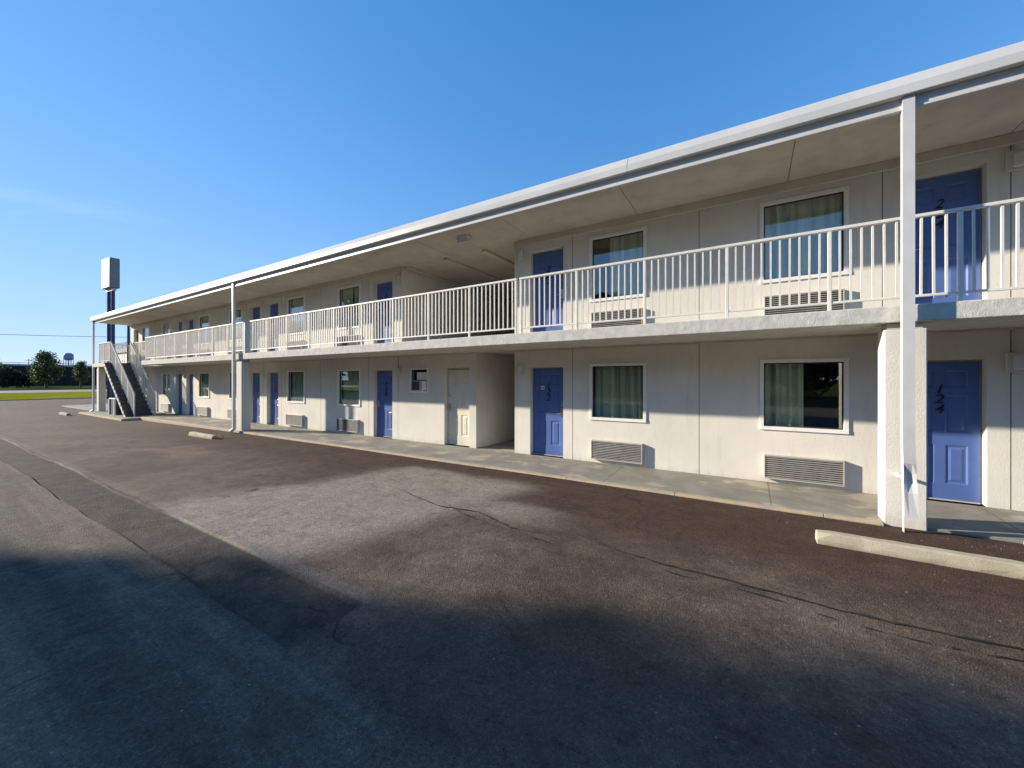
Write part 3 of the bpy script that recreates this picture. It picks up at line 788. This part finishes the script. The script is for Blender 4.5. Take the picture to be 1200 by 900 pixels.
# ------------------------------------------------------------------ ground
def gz(x):
    t = min(1, max(0, (-8 - x) / 18)); t = t * t * (3 - 2 * t); return -.06 - .10 * t
def dense(lo, hi, a, b, step, coarse):
    v = [lo + coarse * i for i in range(int((a - lo) / coarse) + 1)] + [a + step * i for i in range(int((b - a) / step) + 1)] + [b + coarse * i for i in range(1, int((hi - b) / coarse) + 2)]
    return v
xs = sorted(set([round(v, 3) for v in dense(-58, 40, -30, 12, .5, 2)] + [-2.68, -2.66]))
ys = sorted(set([round(v, 3) for v in dense(-24, -1.2, -9, -1.75, .25, 1)] + [-6.53, -6.51, -5.95, -5.93, -1.40, -1.3]))
ys = [y for y in ys if y <= -1.29]
mb = MB(); nx, ny = len(xs), len(ys)
for x in xs:
    for y in ys:
        z = gz(x)
        wob = .004 * math.sin(x * 1.1 + y * .7) + .004 * math.sin(x * .43 - y * 1.7)
        if -6.52 < y < -5.94 and x < -2.67: z -= .028
        mb.v.append((x + (.03 * math.sin(y * 5) if False else 0), y + (.025 * math.sin(x * .9) + .012 * math.sin(x * 3.7) if -6.6 < y < -5.9 else 0), z + wob))
for i in range(nx - 1):
    for j in range(ny - 1): mb.f.append((i * ny + j, (i + 1) * ny + j, (i + 1) * ny + j + 1, i * ny + j + 1)); mb.mi.append(0)
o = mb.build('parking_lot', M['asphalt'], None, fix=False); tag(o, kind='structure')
mb = MB(); mb.box(-1500, 600, -900, 1200, -1.2, -.30); tag(mb.build('ground', M['rough']), kind='structure')
# lot continues beyond the end of the building
mb = MB(); mb.quad((-58, -1.28, -.165), (-32.6, -1.28, -.165), (-32.6, 45, -.165), (-58, 45, -.165)); tag(mb.build('side_lot', M['asphalt'], None, fix=False), kind='structure')
# walkway slab, pads and kerb
mb = MB()
mb.prism([(0.15, -.2), (0.15, .0), (0, 0), (-1.38, -.025), (-1.38, -.2)], -24.8, XR + .5)
mb.box(-5.975, -4.835, .153, 5.99, -.15, -.004)
mb.prism([(0.15, -.3), (0.15, -.0), (0, -.0), (-.7, -.045), (-2.02, -.08), (-2.02, -.3)], -32.3, -24.803)
mb.prism([(3, -.3), (3, -.06), (-1.2, -.09), (-1.2, -.3)], -42, -32.303)
tag(mb.build('walkway', M['walk'], None, .01), kind='structure')
mb = MB()
L = [(-24.8 + 1.83 * k, -24.8 + 1.83 * (k + 1) - .006) for k in range(20)]
for a, b in L:
    for a, b in ([(a, b)] if not a < 1.6 < b else [(a, 1.40), (2.55, b)]):
        if b > a: mb.prism([(-1.383, -.3), (-1.383, -.022), (-1.47, -.027), (-1.485, -.045), (-1.49, -.3)], a, b)
mb.prism([(-2.023, -.3), (-2.023, -.075), (-2.13, -.08), (-2.15, -.3)], -32.3, -24.85)
mb.box(-24.84, -24.802, -2.1, -1.39, -.3, -.06)
tag(mb.build('kerb', M['kerb'], None, .006), kind='structure')
# far ground: verge, road
mb = MB(); mb.quad((-92, -120, -.20), (-58.2, -120, -.12), (-58.2, 160, -.12), (-92, 160, -.20)); tag(mb.build('lawn', M['grass'], None, fix=False), kind='structure')
mb = MB(); mb.box(-58.25, -58.0, -60, 60, -.4, -.06); tag(mb.build('lawn_kerb', M['kerb'], None), kind='structure')
mb = MB(); mb.quad((-112, -300, -.19), (-92, -300, -.19), (-92, 400, -.19), (-112, 400, -.19)); tag(mb.build('road', M['road'], None, fix=False), kind='structure')
mb = MB(); mb.quad((-58, -70, -.16), (60, -70, -.16), (60, -24.3, -.05), (-58, -24.3, -.05)); tag(mb.build('verge', M['rough'], None, fix=False), kind='structure')

# tar lines on the asphalt (positions in metres)
def S(x, y): return (x * .984, (y + 7.97) * .984 - 7.97)
mb = MB(); r = random.Random(5)
def tar(pts, w):
    pts = [S(*p) for p in pts]; fine = []
    for a, b in zip(pts[:-1], pts[1:]):
        k = max(2, int(math.dist(a, b) / .07))
        for i in range(k): f = i / k; fine.append((a[0] + (b[0] - a[0]) * f + r.uniform(-.012, .012), a[1] + (b[1] - a[1]) * f + r.uniform(-.012, .012)))
    fine.append(pts[-1]); L_, R_ = [], []
    for i, p in enumerate(fine):
        a = fine[max(0, i - 1)]; b = fine[min(len(fine) - 1, i + 1)]; d = math.dist(a, b) or 1; nx_, ny_ = -(b[1] - a[1]) / d, (b[0] - a[0]) / d
        ww = w * r.uniform(.3, 1.15) * min(1, .2 + 3 * min(i, len(fine) - 1 - i) / len(fine)); z = gz(p[0]) + .0045 + .004 * math.sin(p[0] * 1.1 + p[1] * .7) + .004 * math.sin(p[0] * .43 - p[1] * 1.7) + .004
        L_.append((p[0] + nx_ * ww, p[1] + ny_ * ww, z)); R_.append((p[0] - nx_ * ww, p[1] - ny_ * ww, z))
    for i in range(len(fine) - 1): mb.quad(R_[i], R_[i + 1], L_[i + 1], L_[i])
tar([(-1.57, -3.76), (-.71, -3.90), (.13, -3.93), (.68, -3.97), (1.16, -3.95), (1.58, -3.91), (2.4, -3.84)], .016)
tar([(-.75, -4.02), (-.45, -4.06)], .009); tar([(-.13, -4.04), (.3, -4.08)], .013); tar([(.42, -4.13), (.56, -4.14)], .012); tar([(.7, -4.15), (.82, -4.16)], .012)
tar([(.88, -4.15), (1.08, -4.14)], .012); tar([(1.15, -4.13), (1.22, -4.12)], .01); tar([(1.33, -4.10), (1.6, -4.04)], .014)
tar([(-5.27, -3.35), (-3.92, -3.70), (-3.24, -3.62), (-2.51, -3.88), (-1.9, -3.83)], .012); tar([(-4.0, -3.5), (-3.4, -3.78), (-2.7, -3.95)], .008)
tar([(-2.3, -4.0), (-1.75, -4.05)], .007); tar([(-1.2, -3.9), (-.9, -3.98)], .007)
tag(mb.build('tar_seam', simple('fresh_tar', (.014, .013, .013), .5, .2), None), kind='structure')

# loose stones
mb = MB(); r = random.Random(11)
for i in range(330):
    if i < 200: x, y = r.uniform(-9, 3), r.uniform(-6.3, -1.62)
    elif i < 250: x, y = r.gauss(2.2, .35), r.gauss(-1.72, .09)
    else: x, y = r.uniform(-4, 1.6), r.uniform(-7.4, -4.5)
    s = r.choice((.002, .002, .0025, .003, .003, .0045)) * (1.15 if 200 <= i < 250 else 1); z = gz(x) + .004
    b = len(mb.v)
    for (a, c, d) in ((1, 0, 0), (-1, 0, 0), (0, 1, 0), (0, -1, 0), (0, 0, .8), (0, 0, -.5)): mb.v.append((x + a * s * r.uniform(.7, 1.3), y + c * s * r.uniform(.7, 1.3), z + d * s))
    for f in ((0, 2, 4), (2, 1, 4), (1, 3, 4), (3, 0, 4), (2, 0, 5), (1, 2, 5), (3, 1, 5), (0, 3, 5)): mb.f.append(tuple(b + q for q in f)); mb.mi.append(0)
tag(mb.build('loose_stones', M['stone'], None), kind='stuff')
mb = MB()
o = thing('dry_leaf', 'curled dry leaf lying against the near wheel stop', 'leaf', (1.28, -2.50, -.045), .6)
mb.quad((-.03, 0, 0), (0, -.02, .012), (.03, 0, .004), (0, .022, .02)); mb.quad((.03, 0, .004), (.055, -.006, .022), (.05, .01, .02)); x = mb.build('blade', M['leaf_dry'], o)

# wheel stops
def stop(x0, x1, y, label, rz=0):
    t = thing('wheel_stop', label, 'wheel stop', ((x0 + x1) / 2, y, gz(x0) - .005), rz, 'concrete wheel stops')
    L_ = (x1 - x0) / 2; mb = MB(); segs = 14; pf = [(-.085, 0), (-.08, .055), (-.062, .118), (-.045, .13), (.045, .13), (.062, .118), (.08, .055), (.085, 0)]
    r = random.Random(int(x0 * 10)); m = len(pf); b = 0
    for i in range(segs + 1):
        f = i / segs; x = -L_ + 2 * L_ * f; e = .82 if i in (0, segs) else 1
        for (a, z) in pf: mb.v.append((x + r.uniform(-.004, .004), a * (e if z > .1 else 1) + r.uniform(-.003, .003), z * (.96 if e < 1 else 1) + r.uniform(-.003, .003) * (z > 0)))
    for i in range(segs):
        for k in range(m): mb.f.append((i * m + k, i * m + (k + 1) % m, (i + 1) * m + (k + 1) % m, (i + 1) * m + k)); mb.mi.append(0)
    mb.f.append(tuple(range(m))); mb.f.append(tuple(segs * m + k for k in range(m))); mb.mi += [0, 0]
    mb.build('block', M['stop'], t, .008)
    return t
stop(.62, 2.45, -2.47, 'tan concrete wheel stop nearest the dented downspout')
t = stop(-15.9, -14.15, -2.55, 'tan concrete wheel stop before the middle pillar with a bent rod')
mb = MB(); mb.tube([(.62, .08, .12), (.70, .14, .2), (.95, .16, .10), (1.0, .2, .02)], .012, 6); mb.build('bent_rod', simple('rusty_steel', (.25, .11, .06), .8, .2), t)
stop(-32.6, -30.9, -2.75, 'small far concrete wheel stop near the far left corner downspout')

# ------------------------------------------------------------------ far left background
t = thing('pole_sign', 'tall blank white sign box on two navy poles behind the motel', 'sign', (-53.7, 3.9, -.15), R(3))
mb = MB(); mb.box(-1.0, 1.0, -.37, .37, 10.85, 13.75); mb.build('sign_cabinet', M['signside'], t, .05)
mb = MB(); mb.box(-.96, .96, -.395, -.372, 10.9, 13.7); mb.build('sign_face', M['signface'], t)
mb = MB(); mb.box(-.85, .85, -.14, .14, 10.58, 10.84); mb.build('cross_beam', M['signface'], t)
for sx in (-.52, .52):
    mb = MB(); mb.tube([(sx, 0, 0), (sx, 0, 10.57)], .15, 12); mb.build('pole', M['navy'], t, smooth=False)

def utility_pole(loc, h, label, arm=True):
    t = thing('utility_pole', label, 'pole', loc, 0, 'wooden utility poles')
    mb = MB(); mb.tube([(0, 0, 0), (0, 0, h)], [.16, .11], 10); mb.build('shaft', M['wood'], t)
    mb = MB(); mb.box(-.05, .05, -1.1, 1.1, h - .7, h - .58); mb.build('crossarm', M['wood'], t)
    for s in (-1, -.4, .4, 1):
        mb = MB(); mb.tube([(0, s, h - .575), (0, s, h - .42)], .04, 6); mb.build('insulator', M['concrete'], t)
utility_pole((-58.3, 6.3, -.2), 9.3, 'dark wooden utility pole seen behind the far corner of the balcony')
utility_pole((-58.3, -42, -.2), 9.0, 'wooden utility pole outside the frame that holds the cable')
utility_pole((-258, 24.5, -.2), 10.7, 'thin utility pole with crossarm beyond the brown wall')
mb = MB(); P = []
for i in range(41):
    f = i / 40; y = 6.3 - 48.3 * f; z = 6.42 - 6.2 * .62 * f * (1 - f) + .1 * f; P.append((-58.1, y, z))
mb.tube(P, .022, 6); o = mb.build('power_line', M['wire']); tag(o, 'thin sagging black cable crossing the pale sky at far left', 'cable')

t = thing('water_tower', 'pale blue water tower on thin legs far away above the brown wall', 'water tower', (-887, 142, -.3))
mb = MB(); mb.lathe([(0, 31.5), (3, 31.7), (5.0, 33), (5.4, 34.5), (5.4, 39.8), (5.0, 41), (3, 42.6), (0, 43.2)], 24); mb.build('tank', M['tank'], t, smooth=True)
for k in range(6):
    a = k * math.pi / 3 + .2; mb = MB(); mb.tube([(4.9 * math.cos(a), 4.9 * math.sin(a), 34), (6.2 * math.cos(a), 6.2 * math.sin(a), 0)], .32, 6); mb.build('leg', M['tank'], t)
mb = MB(); mb.tube([(0, 0, 0), (0, 0, 31.6)], .7, 10); mb.build('riser', M['tank'], t)

mb = MB()
for k in range(36): mb.box(-205.3, -205, -130 + k * 12, -130 + k * 12 + 11.96, -.4, 6.35); mb.box(-205, -204.7, -130.2 + k * 12, -129.8 + k * 12, -.4, 6.45)
t = mb.build('boundary_wall', M['fence'], None); tag(t, 'long dark brown wall across the far left behind the trees', 'wall')
t = thing('highway_barrier', 'pale rail along the raised road just above the brown wall', 'barrier', (-214, 0, 0))
mb = MB(); mb.box(-.2, .2, -140, 300, 5, 7.15); mb.build('parapet', M['concrete'], t)
mb = MB(); mb.box(-.1, .1, -140, 300, 7.55, 7.7)
for k in range(90): mb.box(-.06, .06, -140 + k * 4.9, -139.9 + k * 4.9, 7.15, 7.56)
mb.build('guard_rail', M['concrete'], t)
mb = MB(); mb.box(-14, .4, -140, 300, -.3, 5); o = mb.build('embankment', M['rough'], t)

# white low building behind the stairs
t = thing('annex_building', 'white low building with grey roof edge behind the staircase', 'building', (-76, 8.5, -.2))
mb = MB(); mb.box(0, 20, 0, 9, 0, 5.45); mb.build('wall', M['whitewall'], t)
mb = MB(); mb.box(-.2, 20.2, -.2, 9.2, 5.455, 5.95); mb.build('roof_edge', M['roofgray'], t)
mb = MB()
for i in range(56): mb.box(i * .36 - .02, i * .36 + .02, -.12, -.08, 5.95, 6.75)
mb.bar((-.1, -.1, 6.78), (20, -.1, 6.78), .06, .06)
mb.build('roof_railing', M['concrete'], t)

# ------------------------------------------------------------------ trees
def crown_mesh(name, mat, clumps, n_leaf, size, seed, fall=.38):
    r = random.Random(seed); mb = MB()
    tot = sum(c[3] ** 2 for c in clumps)
    for (cx, cy, cz, cr) in clumps:
        for _ in range(int(n_leaf * cr * cr / tot)):
            th, u = r.uniform(0, 6.283), r.uniform(-1, 1); q = math.sqrt(1 - u * u); rr = cr * (r.random() ** fall)
            p = Vector((cx + rr * q * math.cos(th), cy + rr * q * math.sin(th), cz + rr * u * .85))
            d = Vector((r.gauss(0, 1), r.gauss(0, 1), r.gauss(0, .6))).normalized(); e = d.cross(Vector((r.gauss(0, 1), r.gauss(0, 1), r.gauss(0, 1)))).normalized()
            s = size * r.uniform(.6, 1.3); mb.quad(p - d * s, p - e * s * .55, p + d * s, p + e * s * .55)
    me = bpy.data.meshes.new(name); me.from_pydata(mb.v, [], mb.f); me.materials.append(mat); return me
def tree_meshes(h, rad, base, seed, mat, n_leaf, leaf, nclump=26, fall=.38):
    """trunk with limbs reaching into an uneven crown made of leaf clumps"""
    r = random.Random(seed); clumps = []; tb = MB()
    tr = h * .022 + .05
    tb.tube([(0, 0, -.3), (.03 * h * .1, 0, h * .25), (r.uniform(-.1, .1), r.uniform(-.1, .1), h * .55), (r.uniform(-.2, .2), r.uniform(-.2, .2), h * .85)], [tr * 1.3, tr, tr * .6, tr * .2], 8)
    for i in range(nclump):
        f = (i + .5) / nclump; z = base + (h - base) * (.08 + .86 * f); w = rad * (math.sin(math.pi * min(1, (.18 + .80 * f))) ** .6) * r.uniform(.45, .95)
        a = i * 2.4 + r.uniform(-.4, .4); cr = rad * r.uniform(.24, .44); c = (w * .72 * math.cos(a), w * .72 * math.sin(a), z)
        clumps.append((*c, cr)); z0 = max(base * .7, z - rad * .7)
        tb.tube([(0, 0, z0), (c[0] * .5, c[1] * .5, (z0 + z) / 2 + .05 * h), c], [tr * .4, tr * .22, tr * .08], 5, cap=False)
    tm = tb.build('trunk', M['bark'], None); t_me = tm.data; bpy.data.objects.remove(tm)
    return crown_mesh('crown', mat, clumps, n_leaf, leaf, seed, fall), t_me
def tree(loc, meshes, label, rz=0, s=1, group=None, name='broadleaf_tree', cat='tree'):
    t = thing(name, label, cat, loc, rz, group); t.scale = (s, s, s)
    child('crown', meshes[0], t); child('trunk', meshes[1], t); return t
TA = tree_meshes(9.4, 3.6, .9, 3, M['leaf'], 5600, .20, 34, .6)
tree((-148, 13.4, -.2), TA, 'large round green tree before the brown wall left of the water tower', .4, .95)
TB = tree_meshes(7.8, 2.5, 1.6, 9, M['leaf2'], 2600, .20, 22, .7)
tree((-152, 19.9, -.2), TB, 'smaller loose olive tree before the brown wall below the water tower', 1.4, .88)
TC = tree_meshes(5.2, 3.0, .3, 21, M['leaf3'], 4200, .2, 20)
for i, (y, s, lab) in enumerate(((8.6, 1., 'dark bushy shrub at the far left edge of the brown wall'), (10.8, .78, 'dark low shrub before the wall, left of the large round tree'), (12.8, .6, 'smallest dark shrub before the wall beside the large round tree'))):
    tree((-165, y, -.2), TC, lab, i * 1.7, s, 'shrubs along the brown wall', 'shrub', 'shrub')
TD = tree_meshes(10, 3.0, 3.2, 33, M['leaf2'], 4200, .22, 22)
tree((-150, 4.6, -.2), TD, 'tall loose tree cut by the left edge of the picture', 0)

# big trees across the lot, behind the camera: they shade the asphalt and show in the window glass
TE = tree_meshes(17.5, 5.6, 3.0, 41, M['leaf'], 30000, .36, 60, .75)
big = [(-25.27, -18.8, 5.68, .86, 'nearest of the big dense trees across the lot, mirrored in the balcony windows'), (-34.0, -25.5, 4.46, .96, 'big dense tree across the lot standing farthest from the road side row'),
       (-37.75, -24.75, 5.48, 1.1, 'tallest of the big dense trees across the lot'), (-30.5, -41, 1.2, 1.0, 'big dense tree across the lot standing in front of the dark row')]
for x, y, rz, s_, lab in big: tree((x, y, -.06), TE, lab, rz, s_, 'big trees across the lot')
TF = tree_meshes(9.5, 4.2, .6, 57, M['leaf3'], 6000, .34, 26)
for i in range(11):
    tree((-22 + i * 6.4 + rnd.uniform(-1, 1), -40 + rnd.uniform(-2.5, 2.5), -.12), TF, 'dark bushy tree in the row across the road behind the lot', i * 1.3, rnd.uniform(1.15, 1.5), 'row of trees mirrored in the windows')

for i, (x, y) in enumerate(((-66, -30), (-72, -37), (-78, -28), (-84, -38), (-90, -32), (-97, -44))):
    tree((x, y, -.16), TF, 'dark bushy tree in the row across the road behind the lot', i * 2.3, rnd.uniform(1.0, 1.3), 'row of trees mirrored in the windows')
for i in range(7):
    tree((-72 + i * 7.0 + rnd.uniform(-1, 1), -50 + rnd.uniform(-2.5, 2.5), -.16), TF, 'dark bushy tree in the row across the road behind the lot', i * 1.9, rnd.uniform(1.0, 1.4), 'row of trees mirrored in the windows')

# ------------------------------------------------------------------ light
sun_dir = Vector((2.66, 1.0, -.93)).normalized()      # direction the light travels
el = math.asin(-sun_dir.z); az = math.atan2(-sun_dir.x, -sun_dir.y)     # clockwise from +Y
ld = bpy.data.lights.new('sun', 'SUN'); ld.energy = 2.8; ld.angle = R(.9); ld.color = (1., .885, .73)
lo = bpy.data.objects.new('sun', ld); col.objects.link(lo); lo.rotation_euler = sun_dir.to_track_quat('-Z', 'Y').to_euler()
w = bpy.data.worlds.new('World'); sc.world = w; w.use_nodes = True
t = NT(w.node_tree); bg = w.node_tree.nodes['Background']
sky = t.node('ShaderNodeTexSky', sky_type='NISHITA'); sky.sun_disc = False; sky.sun_elevation = el; sky.sun_rotation = az
sky.altitude = 300; sky.air_density = 1.0; sky.dust_density = .0; sky.ozone_density = 2.0

def vm(op, a, b):
    n = t.node('ShaderNodeVectorMath', operation=op)
    for q, v in zip(n.inputs, (a, b)): t.put(q, v)
    return n.outputs[0]
S_ = vm('MULTIPLY', sky.outputs[0], (1.0, 1.03, 1.12))
S_ = vm('DIVIDE', S_, vm('ADD', vm('MULTIPLY', S_, (.42, .36, .26)), (1, 1, 1)))     # soft shoulder, as a phone camera rolls off a bright sky
S_ = vm('MULTIPLY', S_, (1.15, 1.21, 1.25))
hs = t.node('ShaderNodeHueSaturation'); hs.inputs['Saturation'].default_value = 1.32; hs.inputs['Value'].default_value = .79; t.l.new(S_, hs.inputs['Color'])
tc = t.node('ShaderNodeTexCoord'); d_ = t.mapping(tc.outputs['Generated'], (1.5, 1.5, 9)); z_ = t.node('ShaderNodeSeparateXYZ'); t.l.new(tc.outputs['Generated'], z_.inputs[0])
ci = t.m('MULTIPLY', t.ss(t.noise(d_, 1.6, 7, .6, .6), .5, .8), t.m('MULTIPLY', t.ss(z_.outputs[2], .45, .1), .3))
cl = t.mix(ci, hs.outputs[0], (2.0, 2.25, 2.4))                                       # thin cirrus low in the sky
t.l.new(cl, bg.inputs[0]); bg.inputs[1].default_value = .15

# ------------------------------------------------------------------ camera
cd = bpy.data.cameras.new('camera'); cd.sensor_width = 36; cd.lens = 455 / 1200 * 36; cd.shift_y = -5 / 1200; cd.clip_start = .05; cd.clip_end = 4000
cam = bpy.data.objects.new('camera', cd); col.objects.link(cam); cam.location = (0, -7.97, 1.75); cam.rotation_euler = (R(90), 0, math.atan2(280, 455))
sc.camera = cam
sc.view_settings.view_transform = 'Standard'; sc.view_settings.look = 'None'; sc.view_settings.gamma = 1; sc.view_settings.use_curve_mapping = False
sc.view_settings.exposure = 1.6
sc.cycles.max_bounces = 8; sc.cycles.transparent_max_bounces = 16
